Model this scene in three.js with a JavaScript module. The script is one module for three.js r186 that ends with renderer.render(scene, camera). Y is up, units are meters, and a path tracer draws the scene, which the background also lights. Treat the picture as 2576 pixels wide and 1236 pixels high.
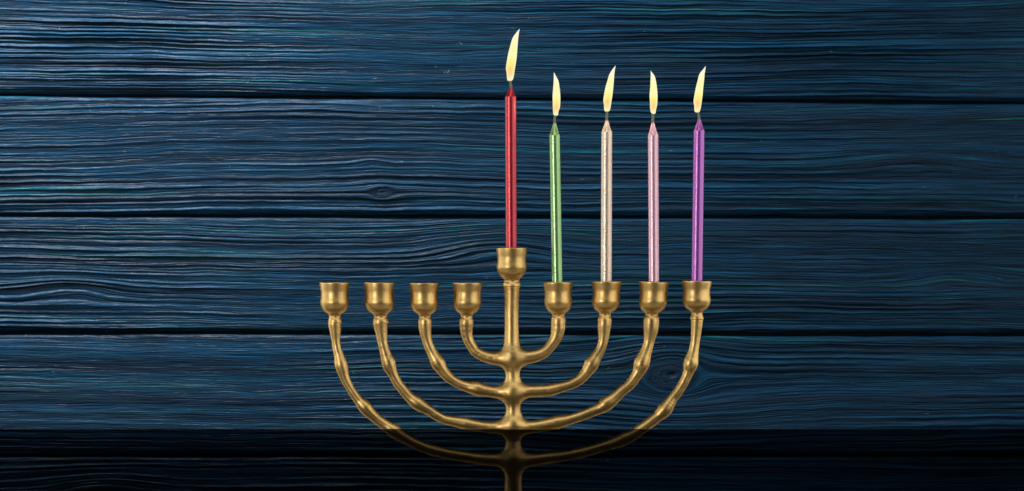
import * as THREE from 'three';
import { RoundedBoxGeometry } from 'three/addons/geometries/RoundedBoxGeometry.js';
import { mergeGeometries } from 'three/addons/utils/BufferGeometryUtils.js';
import { RectAreaLightUniformsLib } from 'three/addons/lights/RectAreaLightUniformsLib.js';

// ---------------------------------------------------------------- camera, lights, exposure
const scene = new THREE.Scene();
scene.background = new THREE.Color(0, 0, 0);
const DIST = 3, U = 0.00025;                               // camera distance, metres per unit of the 2576-wide plan at the candelabrum's plane
const camera = new THREE.PerspectiveCamera(2 * Math.atan(0.1545 / DIST) * 180 / Math.PI, 1024 / 491, 0.1, 20);
camera.position.set(0, 0, DIST);
camera.lookAt(0, 0, 0);
const renderer = new THREE.WebGLRenderer({ antialias: true });
renderer.setSize(1024, 491);
renderer.toneMapping = THREE.LinearToneMapping;
renderer.toneMappingExposure = 1;
renderer.shadowMap.enabled = true;
RectAreaLightUniformsLib.init();

// studio softboxes outside the frame: [label, position, aim, width, height, radiance, colour]
const SOFTBOXES = [
  ['small square softbox in front of the left branches', [-0.86, 0.04, 1.10], [0, 0, 0], 0.36, 0.36, 8.0, [1, 0.97, 0.92]],
  ['broad softbox beside the small square one, nearer the camera', [-1.0, 0.24, 1.22], [0, 0, 0], 0.85, 0.6, 0.85, [1, 0.98, 0.94]],
  ['very wide softbox standing at the right', [1.13, 0.22, 0.42], [0, 0.02, 0], 1.8, 1.0, 0.98, [1, 0.98, 0.94]],
  ['tall softbox standing at the far left', [-1.15, 0.18, 0.10], [0, 0.02, 0], 0.8, 1.0, 0.8, [1, 0.98, 0.94]],
  ['wide softbox hanging above the candles', [0, 0.88, 0.80], [0, 0.05, 0], 1.5, 0.7, 1.0, [1, 0.98, 0.94]],
  ['added slim upright softbox behind and left of the branches to lighten the brass edges', [-0.85, 0.04, -0.28], [0, 0.02, 0.10], 0.40, 0.8, 0.8, [1, 0.98, 0.94]],  // added rim light for the left brass edges, no known source
  ['added slim upright softbox behind and right of the branches to lighten the brass edges', [0.85, 0.04, -0.28], [0, 0.02, 0.10], 0.40, 0.8, 0.7, [1, 0.98, 0.94]],  // its counterpart, added to brighten the right brass edges
  ['narrow strip softbox high above the left planks', [-0.50, 0.70, -0.46], [-0.50, 0.06, -0.74], 0.8, 0.16, 50.0, [0.93, 0.97, 1]],
];

// ---------------------------------------------------------------- helpers
const X = (px) => (px - 1288) * U, Y = (py) => (618 - py) * U;
const clamp = THREE.MathUtils.clamp, lerp = THREE.MathUtils.lerp, smooth = THREE.MathUtils.smoothstep;
function rng(seed) { let s = seed >>> 0; return () => { s = (s + 0x6d2b79f5) | 0; let t = Math.imul(s ^ (s >>> 15), 1 | s); t = (t + Math.imul(t ^ (t >>> 7), 61 | t)) ^ t; return ((t ^ (t >>> 14)) >>> 0) / 4294967296; }; }
const PERM = new Uint8Array(512);
{ const r = rng(7), p = [...Array(256).keys()]; for (let i = 255; i > 0; i--) { const j = Math.floor(r() * (i + 1)); [p[i], p[j]] = [p[j], p[i]]; } for (let i = 0; i < 512; i++) PERM[i] = p[i & 255]; }
const fade = (t) => t * t * t * (t * (t * 6 - 15) + 10);
const GX = [], GY = []; for (let i = 0; i < 256; i++) { GX.push(Math.cos(i * 2.39996)); GY.push(Math.sin(i * 2.39996)); }
function noise2(x, y) {                                    // about -1 .. 1
  const xi = Math.floor(x), yi = Math.floor(y), fx = x - xi, fy = y - yi, X0 = xi & 255, Y0 = yi & 255, u = fade(fx), v = fade(fy);
  const g = (h, a, b) => GX[h] * a + GY[h] * b;
  const a = g(PERM[PERM[X0] + Y0], fx, fy), b = g(PERM[PERM[X0 + 1] + Y0], fx - 1, fy), c = g(PERM[PERM[X0] + Y0 + 1], fx, fy - 1), d = g(PERM[PERM[X0 + 1] + Y0 + 1], fx - 1, fy - 1);
  return 1.5 * (a + u * (b - a) + v * (c - a + u * (a - b - c + d)));
}
function noise3(x, y, z) {                                 // value noise, -1 .. 1
  const xi = Math.floor(x), yi = Math.floor(y), zi = Math.floor(z), u = fade(x - xi), v = fade(y - yi), w = fade(z - zi);
  const h = (a, b, c) => PERM[PERM[PERM[(xi + a) & 255] + ((yi + b) & 255)] + ((zi + c) & 255)] / 127.5 - 1;
  return lerp(lerp(lerp(h(0, 0, 0), h(1, 0, 0), u), lerp(h(0, 1, 0), h(1, 1, 0), u), v), lerp(lerp(h(0, 0, 1), h(1, 0, 1), u), lerp(h(0, 1, 1), h(1, 1, 1), u), v), w);
}
const toByte = (l) => 255 * (l <= 0.0031308 ? 12.92 * l : 1.055 * Math.pow(l, 1 / 2.4) - 0.055);
function dataMap(w, h, fill, srgb, repeat) {
  const d = new Uint8Array(w * h * 4), c = [0, 0, 0];
  for (let j = 0, o = 0; j < h; j++) for (let i = 0; i < w; i++, o += 4) {
    fill(i, j, c);
    for (let k = 0; k < 3; k++) d[o + k] = clamp(Math.round(srgb ? toByte(Math.max(0, c[k])) : c[k] * 255), 0, 255);
    d[o + 3] = 255;
  }
  const t = new THREE.DataTexture(d, w, h, THREE.RGBAFormat);
  t.magFilter = THREE.LinearFilter; t.minFilter = THREE.LinearFilter;
  if (srgb) t.colorSpace = THREE.SRGBColorSpace;
  if (repeat) t.wrapS = t.wrapT = THREE.RepeatWrapping;
  t.needsUpdate = true;
  return t;
}
const taken = new Map();
function numbered(name) { const n = taken.get(name) ?? 0; taken.set(name, n + 1); return n ? `${name}_${String(n).padStart(3, '0')}` : name; }
function thing(name, label, category, [x, y, z] = [0, 0, 0], group) {
  const o = new THREE.Group(); o.name = numbered(name); o.position.set(x, y, z); o.userData = { label, category };
  if (group) o.userData.group = group;
  scene.add(o); return o;
}
function part(name, geometry, material, parent, label) {
  const m = new THREE.Mesh(geometry, material); m.name = name; m.castShadow = m.receiveShadow = true;
  if (label) m.userData.label = label;
  parent.add(m); return m;
}

// ---------------------------------------------------------------- softboxes
{
  const shell = new THREE.MeshStandardMaterial({ color: new THREE.Color().setRGB(0.02, 0.02, 0.02), roughness: 0.8 });
  for (const [label, at, aim, w, h, radiance, rgb] of SOFTBOXES) {
    const t = thing('softbox', label, 'softbox', at, 'softboxes around the candelabrum');
    t.lookAt(...aim);                                      // +z towards the aim
    part('housing', new RoundedBoxGeometry(w + 0.03, h + 0.03, 0.08, 2, 0.012), shell, t).position.z = -0.046;
    const glow = new THREE.MeshStandardMaterial({ color: new THREE.Color().setRGB(0.8, 0.8, 0.8), emissive: new THREE.Color().setRGB(...rgb), emissiveIntensity: 0.05, roughness: 0.9 });
    part('lamp_diffuser', new THREE.PlaneGeometry(w, h), glow, t);
    const lamp = new THREE.RectAreaLight(new THREE.Color().setRGB(...rgb), radiance, w, h);
    lamp.position.set(...at); scene.add(lamp); lamp.position.add(new THREE.Vector3().subVectors(new THREE.Vector3(...aim), new THREE.Vector3(...at)).setLength(0.006));
    lamp.lookAt(...aim); 
    lamp.name = 'softbox_lamp';
  }
}

{                                                          // unseen board added to keep the strip's light off the brass
  const t = thing('flag', 'thin black board added out of view to block the strip softbox from the brass', 'light flag', [-0.50, 0.63, -0.345]);
  part('board', new RoundedBoxGeometry(1.25, 0.56, 0.006, 1, 0.002), new THREE.MeshStandardMaterial({ color: new THREE.Color().setRGB(0.015, 0.015, 0.015), roughness: 0.9 }), t);
}

// ---------------------------------------------------------------- plank wall
const ZW = -0.70, KW = 1.1, G = (DIST - ZW) / DIST / KW;   // its front; the grain is laid out for a wall G times smaller
{
  const wall = new THREE.Group(); wall.name = 'wall'; wall.position.set(0, 0, ZW); scene.add(wall);
  wall.userData = { kind: 'structure', label: 'wall of wide horizontal planks in worn glossy dark blue paint behind the candelabrum' };
  const wx = (px) => X(px) * KW, wy = (py) => Y(py) * KW;
  const XL = wx(-560), XR = wx(3136), W = XR - XL;
  // [left and right height of the upper edge, of the lower edge, seed, ridge strength, ridges per metre, knots [x, y, radius, stretch]]
  const PLANKS = [   // ... ridge sharpness, share of flat wood between ridges
    [-140, -130, 237, 256, 11, 1.3, 325, [[2330, -70, 0.016, 5.0], [700, -60, 0.012, 6]], 1.0, 0.0],
    [241, 261, 540, 546, 23, 0.85, 235, [[962, 484, 0.0036, 2.0], [936, 405, 0.0036, 3.4, 1], [2300, 400, 0.008, 6, 1]], 3.2, 0.25],
    [544, 551, 834, 840, 37, 0.95, 270, [[1240, 615, 0.013, 3.6, 1], [176, 722, 0.010, 3.4, 1], [2400, 690, 0.008, 4, 1]], 1.6, 0.12],
    [839, 845, 1145, 1145, 52, 1.05, 245, [[1690, 943, 0.0120, 1.7], [124, 944, 0.0018, 2.0]], 1.8, 0.15],
    [1149, 1149, 1460, 1460, 68, 1.0, 210, [[250, 1210, 0.008, 5, 1]], 2.6, 0.2],
  ];
  const TW = 2048, TH = 440, NX = 430, NY = 400;
  for (const [tl, tr, bl, br, seed, strength, freq, knots, sharp, flat] of PLANKS) {
    const K = knots.map(([kx, ky, R, a, arch]) => [wx(kx), wy(ky), R, a, arch]);
    const S = seed * 13.7;
    const grain = (x, y) => {                              // how far across the rings a point lies, and how deep inside a knot
      let p = y + 0.0040 * noise2(x * 3.2 + S, y * 9) + 0.0012 * noise2(x * 11 + S, y * 30 + 5) + 0.0004 * noise2(x * 45 + S, y * 110 + 5) + 0.00018 * noise2(x * 130 + S, y * 260), inside = 0;
      for (const [kx, ky, R, a, arch] of K) {
        const dx = (x - kx) / a, dy = y - ky, r2 = dx * dx + dy * dy + 1e-9;
        if (arch) { p -= 0.72 * R * Math.exp(-r2 / (R * R)); continue; }
        if (r2 > R * R) p -= (dy * R * R) / r2;
        else { const r = Math.sqrt(r2), t = 1 - r / R; p = ky + (p - y) + 0.5 * (R - r) + 0.0005 * noise2(x * 300, y * 300); inside = Math.max(inside, t); }
      }
      return [p, inside];
    };
    const area = (x, y) => clamp(0.60 + 1.1 * noise2(x * 4.1 + S, y * 17 + S), 0.08, 1.3) * strength;
    const line = (q, x, k) => {                            // rings as ridges, each with its own run along the plank
      const n = Math.floor(q), t = q - n, run = clamp(0.60 + 1.25 * noise2(n * 7.31 + S, x * 6.5 + n * 3.7), flat > 0.2 ? 0.02 : 0.1, 1.5);
      return run * Math.pow(Math.sin(Math.PI * Math.pow(t, 0.85)), k);
    };
    const ringAt = (p, x) => p * freq + 0.42 * noise2(p * freq * 0.37 + S, x * 0.9) + 0.12 * noise2(p * freq + S, x * 5);
    const ridges = (x, y, p) => {                          // metres
      const q = ringAt(p, x), A = area(x, y);
      return 0.00106 * A * line(q, x, sharp) + 0.00044 * A * line(q * 1.83 + 0.4, x + 3, 1.6) + 0.0006 * noise2(p * freq * 0.3 + S + 7, x * 1.6);
    };
    const fine = (x, y, p) => 0.00016 * noise2(p * 1150 + S, x * 26) + 0.00017 * noise2(p * 2300 + S, x * 50 + 3) + 0.00008 * noise2(x * 200, p * 3900 + S);
    const along = (u) => (lerp(-560, 3136, u)) / 2576, yTop = (u) => wy(lerp(tl, tr, along(u))), yBot = (u) => wy(lerp(bl, br, along(u)));
    // geometry: relief in front, both long edges rounded back
    const pos = [], uv = [], idx = [];
    const wob = (x, s) => 0.0005 * noise2(x * 9 + s, S) + 0.0003 * noise2(x * 40 + s, S);
    for (let j = 0; j <= NY; j++) for (let i = 0; i <= NX; i++) {
      const u = i / NX, v = j / NY, x = XL + W * u, top = yTop(u) + wob(x, 3), bot = yBot(u) + wob(x, 90), y = lerp(bot, top, v);
      const [p, inside] = grain(x, y);
      const dt = Math.max(0, 1 - (top - y) / 0.0032), db = Math.max(0, 1 - (y - bot) / 0.0045);
      const e = Math.max(1 - Math.sqrt(Math.max(0, 1 - dt * dt)), 0) * 0.0045 + Math.max(1 - Math.sqrt(Math.max(0, 1 - db * db)), 0) * 0.0048;
      let z = ridges(x, y, p) * (1 - 0.7 * clamp(inside * 3, 0, 1)) - e - 0.0012 * Math.max(0, inside - 0.75) * 4 * (inside > 0.75);
      if (j === 0 || j === NY) z = -0.016;
      pos.push(x * G, y * G, z * G); uv.push(u, v);
      if (i < NX && j < NY) { const a = j * (NX + 1) + i, b = a + NX + 1; idx.push(a, a + 1, b + 1, a, b + 1, b); }
    }
    const g = new THREE.BufferGeometry();
    g.setAttribute('position', new THREE.Float32BufferAttribute(pos, 3)); g.setAttribute('uv', new THREE.Float32BufferAttribute(uv, 2)); g.setIndex(idx); g.computeVertexNormals();
    // paint, fine relief
    const r = rng(seed), specks = new Map();
    for (let k = 0; k < 150; k++) { const i0 = Math.floor(r() * TW), j0 = Math.floor(r() * TH), len = r() < 0.12 ? 3 + Math.floor(r() * 5) : 1; let a = r() * 6.3; let cx = i0, cy = j0; for (let s = 0; s < len; s++) { specks.set(Math.round(cy) * TW + Math.round(cx), 0.25 + 0.6 * r()); cx += Math.cos(a); cy += Math.sin(a) * 1.6; a += 0.5 * (r() - 0.5); } }
    const P = new Float32Array(TW * TH), N = new Float32Array(TW * TH);
    for (let j = 0; j < TH; j++) for (let i = 0; i < TW; i++) { const u = (i + 0.5) / TW, y = lerp(yBot(u), yTop(u), (j + 0.5) / TH); const [p, inside] = grain(XL + W * u, y); P[j * TW + i] = p; N[j * TW + i] = inside; }
    const at = (i, j) => { const u = (i + 0.5) / TW; return [XL + W * u, lerp(yBot(u), yTop(u), (j + 0.5) / TH), P[j * TW + i]]; };
    const color = dataMap(TW, TH, (i, j, c) => {
      const [x, y, p] = at(i, j), inside = N[j * TW + i], q = ringAt(p, x), t = q - Math.floor(q), ring = Math.floor(q);
      const f1 = noise2(p * 1500 + S, x * 30 + 8), f2 = noise2(p * 2600 + S, x * 75), f3 = noise2(p * 700 + S, x * 18);
      const band = clamp(0.42 + 0.55 * noise2(p * freq * 0.8 + S + 70, x * 2.2) + 0.30 * f1 + 0.25 * f3, 0, 1);
      const teal = smooth(t, 0.18, 0.34) * (1 - smooth(t, 0.42, 0.62)) * smooth(noise2(ring * 5.17 + S, x * 4.2 + ring) + 0.35 * f3, 0.05, 0.55) * smooth(noise2(x * 3.4 + S, y * 22) , -0.6, 0.1);
      const grey = smooth(noise2(p * freq * 0.5 + S + 210, x * 2.6) + 0.25 * f3, 0.15, 0.7) * 0.55;
      const fibre = clamp(1 + 0.42 * f1 + 0.34 * f2, 0.3, 2);
      for (let k = 0; k < 3; k++) {
        let v = lerp([0.0026, 0.0125, 0.0275][k], [0.0038, 0.0415, 0.091][k], band);
        v = lerp(v, [0.0055, 0.021, 0.045][k], grey);
        v = lerp(v, [0.0060, 0.100, 0.112][k], teal * 0.75);
        v = lerp(v, [0.007, 0.019, 0.040][k], clamp(inside * 3, 0, 0.45));
        c[k] = v * fibre;
      }
      const s = specks.get(j * TW + i);
      if (s) for (let k = 0; k < 3; k++) c[k] = lerp(c[k], [0.5, 0.5, 0.46][k], s);
    }, true);
    const bump = dataMap(TW, TH, (i, j, c) => { const [x, y, p] = at(i, j); c[0] = c[1] = c[2] = 0.5 + fine(x, y, p) / 0.001; }, false);
    const rough = dataMap(TW / 2, TH / 2, (i, j, c) => { const [x, y, p] = at(i * 2, j * 2); c[0] = c[2] = 0; c[1] = clamp(0.40 + 0.12 * noise2(p * 600 + S, x * 12) + 0.08 * noise2(x * 9, y * 60 + S), 0.2, 0.9); }, false);
    part('plank', g, new THREE.MeshPhysicalMaterial({ map: color, bumpMap: bump, bumpScale: 0.001, roughnessMap: rough, roughness: 1, metalness: 0, specularIntensity: 0.3 }), wall);
  }
  const back = new THREE.BoxGeometry(W * G, (wy(-140) - wy(1460)) * G, 0.02);
  part('backing_board', back, new THREE.MeshStandardMaterial({ color: new THREE.Color().setRGB(0.006, 0.008, 0.012), roughness: 0.95 }), wall).position.set(G * (XL + XR) / 2, G * (wy(-140) + wy(1460)) / 2, -0.026);
}

// ---------------------------------------------------------------- tabletop below the frame
const YT = Y(1490);
{
  const m = new THREE.MeshStandardMaterial({ color: new THREE.Color().setRGB(0.62, 0.55, 0.45), roughness: 0.7 });
  const t = new THREE.Mesh(new RoundedBoxGeometry(1.3, 0.03, 0.62, 3, 0.004), m); t.name = 'tabletop'; t.position.set(0, YT - 0.015, 0.04); t.castShadow = t.receiveShadow = true;
  t.userData = { kind: 'structure', label: 'pale tabletop under the candelabrum and the added dark band panel' };
  scene.add(t);
}

// ---------------------------------------------------------------- brass
const brassBump = dataMap(512, 512, (i, j, c) => {
  const tile = (f, s) => { const u = i / 512, v = j / 512; const n = (a, b) => noise2(a * f + s, b * f + s); return lerp(lerp(n(u, v), n(u - 1, v), u), lerp(n(u, v - 1), n(u - 1, v - 1), u), v); };
  const pit = Math.max(0, tile(44, 9) - 0.62) * 2.2 * smooth(tile(5, 40), -0.1, 0.5);
  c[0] = c[1] = c[2] = 0.6 + 0.10 * tile(24, 3) + 0.09 * tile(70, 5) + 0.06 * tile(150, 15) - pit;
}, false, true);
const brassRough = dataMap(256, 256, (i, j, c) => {
  const u = i / 256, v = j / 256, n = (f, s) => lerp(lerp(noise2(u * f + s, v * f), noise2((u - 1) * f + s, v * f), u), lerp(noise2(u * f + s, (v - 1) * f), noise2((u - 1) * f + s, (v - 1) * f), u), v);
  c[0] = c[2] = 0; c[1] = 0.395 + 0.05 * n(7, 2) + 0.04 * n(30, 8);
}, false, true);
const brass = new THREE.MeshPhysicalMaterial({ color: 0xffffff, vertexColors: true, metalness: 1, roughness: 1, roughnessMap: brassRough, bumpMap: brassBump, bumpScale: 0.00011 });
function brassColour(g, ox = 0, oy = 0, oz = 0) {          // alloy and tarnish, patchy in space
  const p = g.attributes.position, c = new Float32Array(p.count * 3);
  for (let i = 0; i < p.count; i++) {
    const x = p.getX(i) + ox, y = p.getY(i) + oy, z = p.getZ(i) + oz;
    const n = clamp(0.5 + 0.5 * noise3(x * 95, y * 95, z * 95 + 9) + 0.25 * noise3(x * 310, y * 310, z * 310), 0, 1), f = 1 + 0.05 * noise3(x * 900, y * 900, z * 900), t = smooth(noise3(x * 60 + 40, y * 60, z * 60), 0.25, 0.8) * 0.5;
    for (let k = 0; k < 3; k++) c[i * 3 + k] = lerp(lerp([0.76, 0.505, 0.19][k], [0.86, 0.585, 0.215][k], n), [0.46, 0.315, 0.135][k], t) * f;
  }
  g.setAttribute('color', new THREE.BufferAttribute(c, 3));
  return g;
}

// ---------------------------------------------------------------- the candelabrum
// arms as [x, y, radius] along their middle, from under the collar to the stem
const ARMS = [
  [[841.7, 809, 15.4], [841.7, 815.2, 15.7], [843.1, 835.5, 13.4], [844.5, 857.9, 10.6], [847.3, 876.2, 10.6], [852.8, 896.6, 12.3], [857.1, 914.9, 15.5], [860.2, 927.1, 15], [866, 947.5, 11.9], [875.6, 967.8, 10.5], [888, 988.2, 10.8], [903.3, 1008.5, 11.8], [917.5, 1023.8, 15.8], [929, 1037, 14.6], [950, 1056, 12.6], [970, 1070, 13.2], [988, 1082.5, 16.2], [1001, 1091, 15.4], [1023.9, 1105.2, 13.2], [1058.8, 1122.1, 12.4], [1089, 1133, 14.0], [1104, 1136.5, 13.2], [1131.3, 1142.3, 12.8], [1185, 1151.1, 13.6], [1225.3, 1155.5, 15], [1288, 1158, 16]],
  [[956.6, 809, 17], [956.6, 815.2, 17], [959, 835.5, 14.7], [961.5, 857.9, 12.2], [965.4, 876.2, 12.2], [971.5, 896.6, 14], [977.2, 912.9, 16.5], [980, 923, 15.7], [987, 939, 12.5], [996.3, 957.6, 11.5], [1011.2, 978, 12.0], [1030.4, 999.8, 12.8], [1049.8, 1014.6, 16.0], [1061, 1022, 15], [1076.2, 1031, 12.8], [1096, 1044.2, 12.2], [1117.9, 1055, 11.2], [1147, 1061.5, 12.6], [1171.6, 1066, 14.8], [1185, 1069, 14.0], [1211.9, 1072.7, 13.2], [1236, 1075.5, 14.2], [1288, 1074, 16]],
  [[1069, 809, 16.1], [1069, 815.2, 16.1], [1070, 835.5, 14.2], [1073.9, 855.9, 12], [1079.2, 872.2, 12.2], [1088.4, 890.5, 13.2], [1101.6, 912.9, 16.8], [1109.8, 927.1, 14.2], [1127, 947.5, 12.8], [1153.5, 965.4, 11.6], [1178, 973.9, 13.4], [1200.3, 978.2, 17], [1211, 980.5, 16], [1224.7, 983.3, 14.2], [1247.1, 986.7, 14.4], [1288, 989, 16]],
  [[1173, 809, 16.4], [1173, 817.2, 16.4], [1173, 831.5, 15.1], [1175, 845.7, 13.4], [1180, 860, 12.6], [1187, 872.2, 12.4], [1195.2, 883.4, 12.6], [1209.5, 892.5, 13], [1229.8, 899.6, 14.3], [1247, 902, 15.2], [1288, 904, 16]],
  [[1404.6, 806, 17.3], [1404.4, 813.1, 17.3], [1404.3, 825.4, 16.8], [1401.8, 839.6, 15.3], [1397.9, 851.8, 14.2], [1388.7, 866, 13.1], [1370.4, 885.4, 13.2], [1350, 894.6, 14.8], [1329.7, 898.6, 15.8], [1288, 901, 16]],
  [[1521.6, 806, 16.2], [1521, 814, 16.3], [1520.2, 822.5, 16], [1519.3, 842, 13.7], [1516.7, 861.5, 11.9], [1509.8, 881, 12.2], [1498.4, 899, 14.5], [1489, 914.2, 17.6], [1484, 923, 16.4], [1475.6, 936.4, 13.8], [1460.3, 952.7, 13.2], [1436.6, 967, 11.8], [1413.1, 974.2, 12.2], [1388, 980.7, 14.8], [1375, 982.4, 14.2], [1354.5, 983.6, 14.4], [1331.7, 984.6, 14.8], [1288, 987, 16]],
  [[1638.8, 806, 18.4], [1638.3, 813.1, 18.7], [1637.9, 825.4, 18.0], [1636.3, 839.6, 15.9], [1633.2, 857.9, 13.4], [1629.3, 874.2, 13.6], [1622.6, 892.5, 15.5], [1614.3, 914.9, 18.7], [1608.8, 931.2, 15.3], [1599.6, 947.5, 13.4], [1585.4, 966.8, 13.2], [1567, 982, 12.4], [1548.7, 999.4, 13.4], [1527.4, 1015.2, 16.9], [1516, 1023, 15.6], [1499.4, 1031.5, 13], [1465.2, 1045.5, 12.5], [1432.7, 1055.6, 12.6], [1402.4, 1062.4, 16.0], [1388, 1066, 15.6], [1359.6, 1071.4, 14.8], [1332.7, 1074.9, 15], [1288, 1074, 16]],
  [[1753.4, 802, 14.6], [1753.1, 809, 14.6], [1752.3, 825.4, 13.6], [1750.4, 845.7, 12], [1748.2, 866, 11.6], [1744.5, 886.4, 13], [1740.5, 902.7, 15.5], [1737.6, 915.9, 17.7], [1733.5, 931.2, 14.1], [1727.8, 947.5, 12], [1717.3, 967.8, 11.8], [1704.4, 988.2, 11.8], [1692.8, 1002.4, 12.2], [1675.9, 1026.9, 16.7], [1667, 1037, 16], [1656, 1047.2, 13.6], [1628, 1069, 13.2], [1598.6, 1090.2, 13.8], [1573, 1103, 16], [1562, 1108, 15.6], [1528.7, 1120.3, 12.9], [1480.4, 1134.5, 12.2], [1464, 1138.8, 13.4], [1454, 1140.6, 12.8], [1426.7, 1146, 12.2], [1373, 1153, 14.6], [1340.8, 1156.8, 16], [1288, 1158, 16]],
];
const STEM = [[1287.4, 722, 20], [1287.7, 727, 19.4], [1287.2, 755, 17.6], [1287, 790, 16.9], [1287, 825, 17.1], [1287, 860, 18.6], [1288, 898, 23], [1289, 922, 19], [1289.2, 943, 17.5], [1290, 963, 19.5], [1290, 985, 23.5], [1290.5, 1006, 20], [1290.8, 1029, 18], [1291, 1047, 20], [1290.6, 1070, 24], [1291, 1090, 20], [1291.1, 1108.5, 18], [1291.5, 1127, 20], [1292, 1154, 25], [1291.6, 1180, 23], [1291.3, 1205, 21.2], [1291.2, 1236, 22.2], [1291, 1290, 24], [1291, 1330, 27]];
const menorah = thing('candelabrum', 'nine branched brass candelabrum with five burning candles standing in front of dark blue planks', 'candelabrum', [X(1291), YT, 0]);
{
  const OX = X(1291), OY = YT, r = rng(3);
  const h = 0.0005, x0 = X(815), x1 = X(1785), y0 = Y(1336), y1 = Y(714), z0 = -0.0092, z1 = 0.0092;
  const nx = Math.ceil((x1 - x0) / h) + 1, ny = Math.ceil((y1 - y0) / h) + 1, nz = Math.ceil((z1 - z0) / h) + 1;
  const FAR = 0.02, stem = new Float32Array(nx * ny * nz).fill(FAR), arm = new Float32Array(nx * ny * nz).fill(FAR), who = new Uint8Array(nx * ny * nz);
  const I = (i, j, k) => (k * ny + j) * nx + i;
  function chain(list, depth, wobble) {                    // resampled path with radii; the casting wanders a little in depth
    const c = new THREE.CatmullRomCurve3(list.map(([x, y, rr], n) => new THREE.Vector3(X(x), Y(y), 0)), false, 'centripetal'), rad = list.map((p) => (p[2] + 0.22 * Math.max(0, p[2] - 14.2) * (list.length !== STEM.length)) * U), out = [];
    const pts = list.length - 1;
    for (let s = 0; s < pts; s++) for (let t = 0; t < 4; t++) {
      const q = c.getPoint((s + t / 4) / pts), a = rad[Math.max(0, s - 1)], b = rad[s], d = rad[s + 1], e = rad[Math.min(pts, s + 2)], f = t / 4;
      const rr = 0.5 * (2 * b + (d - a) * f + (2 * a - 5 * b + 4 * d - e) * f * f + (3 * b - a - 3 * d + e) * f * f * f);
      out.push([q.x, q.y, depth * wobble(s / pts), clamp(rr, Math.min(b, d) * 0.97, Math.max(b, d) * 1.03)]);
    }
    const l = list[pts]; out.push([X(l[0]), Y(l[1]), 0, l[2] * U]);
    return out;
  }
  function raster(field, path, id) {
    const reach = 0.0085;
    for (let s = 0; s + 1 < path.length; s++) {
      const [ax, ay, az, ar] = path[s], [bx, by, bz, br] = path[s + 1], m = Math.max(ar, br) + reach;
      const i0 = Math.max(0, Math.floor((Math.min(ax, bx) - m - x0) / h)), i1 = Math.min(nx - 1, Math.ceil((Math.max(ax, bx) + m - x0) / h));
      const j0 = Math.max(0, Math.floor((Math.min(ay, by) - m - y0) / h)), j1 = Math.min(ny - 1, Math.ceil((Math.max(ay, by) + m - y0) / h));
      const dx = bx - ax, dy = by - ay, dz = bz - az, dd = dx * dx + dy * dy + dz * dz;
      for (let k = 0; k < nz; k++) for (let j = j0; j <= j1; j++) for (let i = i0; i <= i1; i++) {
        const px = x0 + i * h - ax, py = y0 + j * h - ay, pz = z0 + k * h - az, t = clamp((px * dx + py * dy + pz * dz) / dd, 0, 1);
        const ex = px - dx * t, ey = py - dy * t, ez = pz - dz * t, d = Math.sqrt(ex * ex + ey * ey + ez * ez) - (ar + (br - ar) * t), at = I(i, j, k);
        if (d < field[at]) { field[at] = d; if (id !== undefined) who[at] = id; }
      }
    }
  }
  raster(stem, chain(STEM, 0, () => 0));
  ARMS.forEach((a, n) => { const d = (r() - 0.5) * 0.0016; raster(arm, chain(a, d, (t) => Math.sin(t * Math.PI)), n); });
  const KS = 0.0062, F = new Float32Array(nx * ny * nz);
  for (let k = 0; k < nz; k++) for (let j = 0; j < ny; j++) for (let i = 0; i < nx; i++) {
    const at = I(i, j, k), a = stem[at], b = arm[at], e = Math.max(KS - Math.abs(a - b), 0) / KS;
    let d = Math.min(a, b) - e * e * KS * 0.25;
    if (d < 0.003) { const x = x0 + i * h, y = y0 + j * h, z = z0 + k * h; d += -0.00022 + 0.00009 * noise3(x * 170, y * 170, z * 170) + 0.00003 * noise3(x * 520, y * 520, z * 520 + 7); }
    F[at] = Math.max(d, y0 + 0.0012 - (y0 + j * h));
  }
  // surface nets
  const vert = new Int32Array(nx * ny * nz).fill(-1), P = [], N = [], T = [];
  const grad = (x, y, z) => { const s = (a, b, c) => { const fx = clamp(a, 0, nx - 1.001), fy = clamp(b, 0, ny - 1.001), fz = clamp(c, 0, nz - 1.001), i = Math.floor(fx), j = Math.floor(fy), k = Math.floor(fz), u = fx - i, v = fy - j, w = fz - k; return lerp(lerp(lerp(F[I(i, j, k)], F[I(i + 1, j, k)], u), lerp(F[I(i, j + 1, k)], F[I(i + 1, j + 1, k)], u), v), lerp(lerp(F[I(i, j, k + 1)], F[I(i + 1, j, k + 1)], u), lerp(F[I(i, j + 1, k + 1)], F[I(i + 1, j + 1, k + 1)], u), v), w); }; const g = new THREE.Vector3(s(x + 1, y, z) - s(x - 1, y, z), s(x, y + 1, z) - s(x, y - 1, z), s(x, y, z + 1) - s(x, y, z - 1)); return g.normalize(); };
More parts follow.
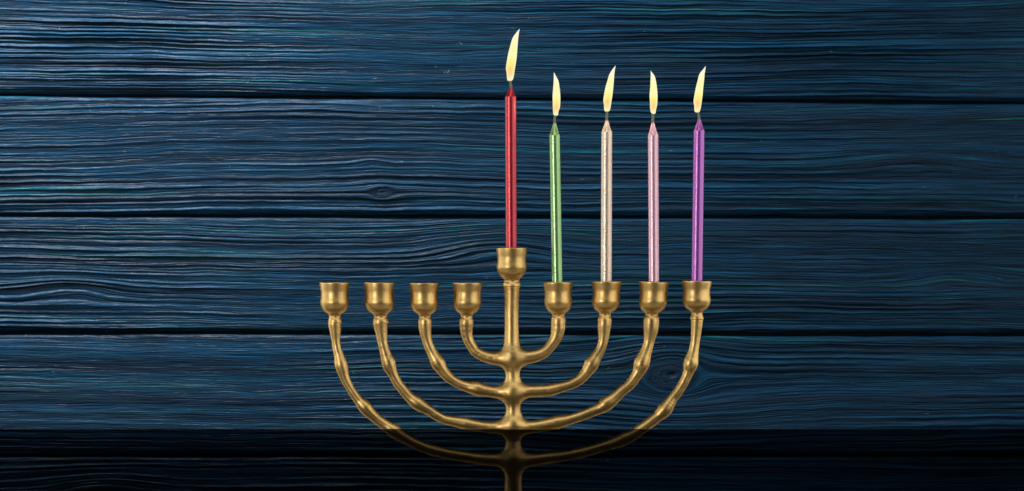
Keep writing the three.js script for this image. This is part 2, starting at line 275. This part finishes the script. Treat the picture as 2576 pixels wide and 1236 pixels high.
  for (let k = 0; k < nz - 1; k++) for (let j = 0; j < ny - 1; j++) for (let i = 0; i < nx - 1; i++) {
    let n = 0, sx = 0, sy = 0, sz = 0, neg = 0;
    const v = [F[I(i, j, k)], F[I(i + 1, j, k)], F[I(i, j + 1, k)], F[I(i + 1, j + 1, k)], F[I(i, j, k + 1)], F[I(i + 1, j, k + 1)], F[I(i, j + 1, k + 1)], F[I(i + 1, j + 1, k + 1)]];
    for (const q of v) neg += q < 0;
    if (neg === 0 || neg === 8) continue;
    for (let a = 0; a < 8; a++) for (const bit of [1, 2, 4]) if (!(a & bit)) {
      const b = a | bit;
      if ((v[a] < 0) !== (v[b] < 0)) { const t = v[a] / (v[a] - v[b]); n++; sx += (a & 1) + (bit === 1 ? t : 0); sy += ((a >> 1) & 1) + (bit === 2 ? t : 0); sz += ((a >> 2) & 1) + (bit === 4 ? t : 0); }
    }
    const gx = i + sx / n, gy = j + sy / n, gz = k + sz / n, g = grad(gx, gy, gz);
    vert[I(i, j, k)] = P.length / 3; P.push(x0 + gx * h - OX, y0 + gy * h - OY, z0 + gz * h); N.push(g.x, g.y, g.z);
    const near = I(Math.round(gx), Math.round(gy), Math.round(gz)); T.push(stem[near] < arm[near] ? 8 : who[near]);
  }
  const lists = Array.from({ length: 9 }, () => []);
  const quad = (a, b, c, d, flip) => { const l = lists[T[a]]; if (flip) l.push(a, b, c, a, c, d); else l.push(a, c, b, a, d, c); };
  for (let k = 1; k < nz - 1; k++) for (let j = 1; j < ny - 1; j++) for (let i = 1; i < nx - 1; i++) {
    const s = F[I(i, j, k)] < 0;
    if (s !== F[I(i + 1, j, k)] < 0) quad(vert[I(i, j - 1, k - 1)], vert[I(i, j, k - 1)], vert[I(i, j, k)], vert[I(i, j - 1, k)], s);
    if (s !== F[I(i, j + 1, k)] < 0) quad(vert[I(i - 1, j, k - 1)], vert[I(i - 1, j, k)], vert[I(i, j, k)], vert[I(i, j, k - 1)], s);
    if (s !== F[I(i, j, k + 1)] < 0) quad(vert[I(i - 1, j - 1, k)], vert[I(i, j - 1, k)], vert[I(i, j, k)], vert[I(i - 1, j, k)], s);
  }
  lists.forEach((l, n) => {
    const map = new Map(), p = [], nn = [], uv = [], idx = l.map((v) => { if (!map.has(v)) { map.set(v, p.length / 3); p.push(P[v * 3], P[v * 3 + 1], P[v * 3 + 2]); nn.push(N[v * 3], N[v * 3 + 1], N[v * 3 + 2]); uv.push((P[v * 3] + P[v * 3 + 2]) / 0.045, (P[v * 3 + 1] + 0.4 * P[v * 3 + 2]) / 0.045); } return map.get(v); });
    const g = new THREE.BufferGeometry();
    g.setAttribute('position', new THREE.Float32BufferAttribute(p, 3)); g.setAttribute('normal', new THREE.Float32BufferAttribute(nn, 3)); g.setAttribute('uv', new THREE.Float32BufferAttribute(uv, 2)); g.setIndex(idx);
    part(n === 8 ? 'stem' : 'arm', brassColour(g), brass, menorah);
  });
  // foot, below the frame
  const foot = new THREE.LatheGeometry([[0.0001, 0.0], [0.045, 0.0], [0.0458, 0.002], [0.044, 0.005], [0.036, 0.008], [0.022, 0.013], [0.012, 0.021], [0.0078, 0.031], [0.0066, YT * -1 + Y(1336) + 0.0005], [0.0066, Y(1336) - YT + 0.002]].map((q) => new THREE.Vector2(...q)), 64);
  part('foot', brassColour(foot), brass, menorah);

  // cups: rim middle, rim height, rim radius, bulge radius, neck middle, neck radius, height above the collar's lower edge, tilt of the rim
  const CUPS = [
    [841.3, 710.8, 38.2, 35.2, 842, 15.6, 103, 0.0], [953.3, 710.8, 37.3, 35.8, 957, 17.2, 103, -0.004], [1066.8, 712, 38, 34.4, 1068.6, 15.3, 103, 0.0], [1176.6, 711.6, 38.6, 35.2, 1173.8, 15.7, 102, 0.0],
    [1287.2, 623.6, 38.6, 36.6, 1287.3, 20.4, 99, 0.0],
    [1403.6, 710.2, 37.3, 33.9, 1404.8, 16.4, 101, -0.006], [1526.2, 708.2, 38.4, 34.9, 1521.8, 15.6, 101, -0.004], [1645.2, 709.3, 38.3, 35.4, 1639.4, 17.2, 100, -0.05], [1752.9, 707, 37.3, 34.2, 1753.2, 15.0, 98, -0.01],
  ];
  CUPS.forEach(([cx, ry, R, B, nxp, rn, H, tilt], n) => {
    const centre = n === 4, prof = [], s = H / 102;
    // outside, from the collar up to the rim, then the hollow
    const outside = [[86, rn * 0.955], [83.5, rn * 0.975], [80, rn * 1.07], [77.5, rn * 1.22], [74, lerp(rn, B, 0.46)], [69.5, lerp(rn, B, 0.70)], [64.5, lerp(rn, B, 0.87)], [60, lerp(rn, B, 0.955)], [56, B * 1.01], [51, B * 1.035], [46, B * 1.025], [39, B * 0.995], [31, B * 0.978], [23, B * 0.985], [14, lerp(B, R, 0.38)], [7, lerp(B, R, 0.80)], [2.4, R * 0.998], [0.8, R * 0.99], [0, R * 0.962], [0.3, R * 0.925], [1.4, R * 0.90], [4, R * 0.885], [14, R * 0.85], [34, B * 0.87], [48, B * 0.83], [55, B * 0.62], [57, B * 0.3], [57, 0.05]];
    const geo = (list, segments) => {
      const c = new THREE.CatmullRomCurve3(list.map(([y, rr]) => new THREE.Vector3(rr, -y * s, 0)), false, 'centripetal').getPoints(110).map((q) => new THREE.Vector2(Math.max(0.02, q.x) * U, q.y * U));
      const g = new THREE.LatheGeometry(c, segments), p = g.attributes.position;
      for (let i = 0; i < p.count; i++) {
        let x = p.getX(i), y = p.getY(i), z = p.getZ(i); const ang = Math.atan2(z, x), down = clamp(-y / (85 * U), 0, 1.25);
        const w = 1 + 0.016 * Math.sin(2 * ang + n * 1.7) + 0.006 * noise3(x * 150 + n * 9, y * 150, z * 150) + 0.002 * noise3(x * 420 + n * 9, y * 420, z * 420);
        x = x * w + (nxp - cx) * U * down * down; z *= w;
        y += tilt * x * (1 - clamp(down * 2, 0, 1)) + 0.00012 * noise2(Math.cos(ang) * 2 + n * 5, Math.sin(ang) * 2) * (1 - clamp(down * 3, 0, 1));
        p.setXYZ(i, x, y, z);
      }
      const uv = g.attributes.uv; for (let i = 0; i < uv.count; i++) uv.setXY(i, uv.getX(i) * 1.35 + n * 0.37, uv.getY(i) * 0.9 + n * 0.21);
      g.computeVertexNormals();
      const nr = g.attributes.normal, rows = c.length; for (let j = 0; j < rows; j++) { const a = j, b = segments * rows + j, v = new THREE.Vector3(nr.getX(a) + nr.getX(b), nr.getY(a) + nr.getY(b), nr.getZ(a) + nr.getZ(b)).normalize(); nr.setXYZ(a, v.x, v.y, v.z); nr.setXYZ(b, v.x, v.y, v.z); }
      return brassColour(g, cx * U, ry * U, n);
    };
    const m = part('candle_cup', geo(outside, 72), brass, menorah); m.position.set(X(cx) - OX, Y(ry) - OY, 0);
    const k = rn * (centre ? 1.04 : 1.02);
    const collar = [[86, rn * 0.945], [88, rn * 0.965], [91, k * 1.01], [95, k * 1.07], [99.4, k * 1.10], [101.2, k * 1.07], [102.4, rn * 0.98], [103.4, rn * 0.8]].reverse();
    const ck = part('collar', geo(collar, 48), brass, menorah); ck.position.copy(m.position);
  });
}

// ---------------------------------------------------------------- candles
{
  const foil = dataMap(512, 512, (i, j, c) => { const t = (f, s) => { const u = i / 512, v = j / 512; return lerp(lerp(noise2(u * f + s, v * f), noise2((u - 1) * f + s, v * f), u), lerp(noise2(u * f + s, (v - 1) * f), noise2((u - 1) * f + s, (v - 1) * f), u), v); }; c[0] = c[1] = c[2] = 0.5 + 0.25 * t(22, 1) + 0.15 * t(44, 4) + 0.05 * t(110, 8); }, false, true);
  // flame: cream white above, yellow in the middle, a pale orange heart low down, cream at the root; u runs round, v up
  const glow = dataMap(128, 256, (i, j, c) => {
    const v = j / 255, a = Math.cos((i / 128) * 2 * Math.PI * 2), n = noise2(i / 128 * 6, v * 5), m = 0.5 - 0.5 * a;
    const stops = [[0, 1, 0.90, 0.48], [0.05, 1, 0.88, 0.44], [0.12, 0.98, 0.68, 0.32], [0.20, 0.99, 0.64, 0.20], [0.29, 1, 0.82, 0.18], [0.38, 1, 0.91, 0.24], [0.50, 1, 0.96, 0.52], [0.62, 1, 0.94, 0.36], [0.76, 1, 0.96, 0.58], [0.90, 1, 0.96, 0.74], [1, 0.96, 0.90, 0.70]];
    const w = clamp(v + 0.025 * n, 0, 1); let s = 0; while (s < stops.length - 2 && stops[s + 1][0] < w) s++;
    const f = clamp((w - stops[s][0]) / (stops[s + 1][0] - stops[s][0]), 0, 1), pale = [1, 0.94, 0.56], q = 0.75 * (1 - m) + 0.2 * smooth(noise2(i / 128 * 9 + 3, v * 7), 0.1, 0.6);
    for (let k = 0; k < 3; k++) c[k] = lerp(lerp(stops[s][k + 1], stops[s + 1][k + 1], f), pale[k], clamp(q, 0, 0.75));
  }, true);
  const flameMat = new THREE.MeshStandardMaterial({ color: 0x000000, emissive: 0xffffff, emissiveMap: glow, emissiveIntensity: 1.0, roughness: 1 });
  const wickMat = new THREE.MeshStandardMaterial({ color: new THREE.Color().setRGB(0.22, 0.235, 0.19), roughness: 0.9, bumpMap: foil, bumpScale: 0.0006 });
  // label, foil colour, roughness, foil relief, shoulder [x, y, r], bottom [x, y, r], tip [x, y, r], wick end [x, y], flame rows [y, left, right]
  const LIST = [
    ['tall candle in red metallic foil burning in the raised middle cup', [0.60, 0.026, 0.045], 0.34, 0.00008, [1284.4, 244, 14.4], [1286.2, 623, 14.3], [1285.4, 221, 4.2], [1282.6, 200], [226.3, 50.3, 0.26448, [[578, 192, 233], [560, 186, 244], [535, 184, 250], [500, 181, 256], [460, 175, 262], [400, 183, 272], [330, 195, 280], [250, 215, 286], [170, 240, 293], [125, 270, 299], [85, 303, 306]]]],
    ['candle in shiny green metallic foil burning beside the red one', [0.32, 0.60, 0.23], 0.24, 0.00005, [1395.3, 341, 13.7], [1401.7, 710, 13.8], [1395.2, 309.5, 3.8], [1396.3, 288], [226.3, 50.3, 0.26448, [[908, 634, 668], [895, 627, 672], [870, 624, 676], [830, 622, 689], [780, 621, 693], [720, 620, 693], [650, 625, 686], [580, 630, 675], [540, 631, 655], [500, 631, 634]]]],
    ['candle in champagne beige metallic foil between the green and pink ones', [0.95, 0.75, 0.59], 0.34, 0.00014, [1526.5, 333, 14.0], [1525.1, 707, 14.3], [1526.7, 303.5, 3.5], [1526.8, 279.5], [496.8, 150.9, 0.23401, [[552, 106, 150], [540, 101, 160], [515, 98, 167], [480, 97, 173], [440, 90, 178], [380, 97, 188], [300, 112, 197], [220, 135, 204], [160, 153, 208], [110, 182, 214], [62, 219, 222]]]],
    ['candle in pale pink metallic foil, second from the right', [0.90, 0.55, 0.68], 0.34, 0.00008, [1643.3, 341, 13.6], [1645.1, 710.5, 13.3], [1642.7, 309, 3.9], [1642.4, 285], [496.8, 150.9, 0.23401, [[578, 612, 648], [565, 603, 653], [540, 596, 656], [500, 592, 666], [460, 592, 671], [380, 588, 673], [300, 594, 667], [220, 598, 655], [170, 600, 640], [118, 599, 602]]]],
    ['candle in purple metallic foil burning in the rightmost cup', [0.47, 0.13, 0.55], 0.32, 0.00008, [1758.9, 329, 14.2], [1753.4, 706, 14.3], [1759.7, 300, 3.9], [1754.0, 278], [496.8, 150.9, 0.23401, [[562, 1080, 1122], [550, 1072, 1128], [525, 1069, 1136], [490, 1067, 1143], [450, 1061, 1148], [380, 1070, 1158], [300, 1085, 1165], [220, 1105, 1174], [150, 1125, 1180], [105, 1160, 1187], [68, 1190, 1193]]]],
  ];
  function loft(rings, seg, uvScale) {                     // rings of [x, y, z, radius, radius across, polygon share]; closed at both ends
    const pos = [], uv = [], idx = [];
    rings.forEach(([x, y, z, rx, rz, poly], j) => { for (let i = 0; i <= seg; i++) { const a = (i / seg) * 2 * Math.PI, six = Math.PI / 3, fa = ((a + 0.4) % six) - six / 2, w = lerp(1, Math.cos(six / 2) / Math.cos(fa) * 1.06, poly); pos.push(x + rx * w * Math.cos(a), y, z + rz * w * Math.sin(a)); uv.push(uvScale ? (i / seg) * uvScale : i / seg, uvScale ? y / 0.024 : j / (rings.length - 1)); } });
    for (let j = 0; j + 1 < rings.length; j++) for (let i = 0; i < seg; i++) { const a = j * (seg + 1) + i, b = a + seg + 1; idx.push(a, b, a + 1, b, b + 1, a + 1); }
    const g = new THREE.BufferGeometry(); g.setAttribute('position', new THREE.Float32BufferAttribute(pos, 3)); g.setAttribute('uv', new THREE.Float32BufferAttribute(uv, 2)); g.setIndex(idx); g.computeVertexNormals();
    const nr = g.attributes.normal; for (let j = 0; j < rings.length; j++) { const a = j * (seg + 1), b = a + seg, v = new THREE.Vector3(nr.getX(a) + nr.getX(b), nr.getY(a) + nr.getY(b), nr.getZ(a) + nr.getZ(b)).normalize(); nr.setXYZ(a, v.x, v.y, v.z); nr.setXYZ(b, v.x, v.y, v.z); }
    return g;
  }
  LIST.forEach(([label, rgb, rough, relief, sh, bo, tip, wick, [fx, fy, fs, rows]], n) => {
    const yb = Y(bo[1] + 54), bx = X(bo[0] + (bo[0] - sh[0]) * 54 / (bo[1] - sh[1]));
    const t = thing('candle', label, 'candle', [bx, yb, 0], 'foil candles burning in the candelabrum');
    const mat = new THREE.MeshPhysicalMaterial({ color: new THREE.Color().setRGB(...rgb), metalness: 0.58, roughness: rough * 0.85, bumpMap: foil, bumpScale: relief * 2.0, clearcoat: 0.9, clearcoatRoughness: 0.25 });
    const rings = [[0, 0, 0, 0.0002, 0.0002, 0]];
    const at = (f) => [lerp(0, X(sh[0]) - bx, f), lerp(0, Y(sh[1]) - yb, f), 0];
    for (let k = 0; k <= 24; k++) { const f = k / 24, rr = lerp(bo[2], sh[2], f) * U * (1 + 0.006 * noise2(k * 0.6, n * 3.1)); rings.push([...at(f), rr, rr, 0]); }
    const dx = X(tip[0]) - X(sh[0]), dy = Y(tip[1]) - Y(sh[1]), [sx, sy] = at(1);
    for (const [f, rf, poly] of [[0.05, 0.965, 0.1], [0.1, 0.93, 0.35], [0.3, 0.76, 0.75], [0.6, 0.53, 0.85], [0.9, 0.33, 0.6], [1, 0.285, 0.3], [1.01, 0.2, 0.2], [1.01, 0.02, 0]]) rings.push([sx + dx * f, sy + dy * f, 0, sh[2] * U * rf, sh[2] * U * rf, poly]);
    part('wax_body', loft(rings, 48, 1), mat, t);
    const w0 = [X(tip[0]) - bx, Y(tip[1] + 3) - yb], w1 = [X(wick[0]) - bx, Y(wick[1] - 1) - yb], wr = [];
    for (let k = 0; k <= 8; k++) { const f = k / 8; wr.push([lerp(w0[0], w1[0], f * f * 0.6 + f * 0.4) + 0.0001 * Math.sin(k + n), lerp(w0[1], w1[1], f), 0, lerp(3.8, 2.8, f) * U * (1 + 0.1 * Math.sin(k * 2.3)), lerp(3.8, 2.8, f) * U, 0]); }
    wr.push([w1[0], w1[1] + 0.0002, 0, 0.00005, 0.00005, 0]);
    part('wick', loft(wr, 14, 1), wickMat, t);
    const fr = rows.map(([zy, l, rgt]) => [X(fx + 1000 + (l + rgt) / 2 * fs) - bx, Y(fy + zy * fs) - yb, (rgt - l) / 2 * fs * U]);
    const c = new THREE.CatmullRomCurve3(fr.map((q) => new THREE.Vector3(...q)), false, 'centripetal').getPoints(48), fl = [[c[0].x, c[0].y - 0.0002, 0, 0.0001, 0.0001, 0]];
    for (const q of c) fl.push([q.x, q.y, 0, Math.max(q.z, 0.00003), Math.max(q.z, 0.00003) * 0.85, 0]);
    // v runs with height
    const fg = loft(fl, 32, 0), p = fg.attributes.position, uv = fg.attributes.uv, lo = c[0].y, hi = c[c.length - 1].y; for (let i = 0; i < p.count; i++) uv.setXY(i, uv.getX(i), clamp((p.getY(i) - lo) / (hi - lo), 0.003, 0.997));
    const f = part('flame', fg, flameMat, t); f.castShadow = false;
    const lamp = new THREE.PointLight(new THREE.Color().setRGB(1, 0.72, 0.36), 0.0006, 0, 2); lamp.name = 'flame_light'; lamp.shadow.radius = 0.15;
    lamp.position.set(c[18].x + bx, c[18].y + yb, 0); scene.add(lamp);
  });
}

// ---------------------------------------------------------------- added glass panel standing in for a flat dark overlay band
{
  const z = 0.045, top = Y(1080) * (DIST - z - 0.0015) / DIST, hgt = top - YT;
  const t = thing('dark_band_panel', 'added dark pane standing in for the overlay band across the bottom, in front of the lowest branches', 'glass panel', [0, YT, z]);
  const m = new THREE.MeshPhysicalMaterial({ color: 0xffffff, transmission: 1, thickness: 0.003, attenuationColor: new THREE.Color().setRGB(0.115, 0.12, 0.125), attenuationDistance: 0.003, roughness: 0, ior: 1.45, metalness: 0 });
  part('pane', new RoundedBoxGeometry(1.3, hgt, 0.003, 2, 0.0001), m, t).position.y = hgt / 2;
}

scene.traverse((o) => { if (o.isDirectionalLight || o.isPointLight) o.castShadow = true; });
renderer.render(scene, camera);
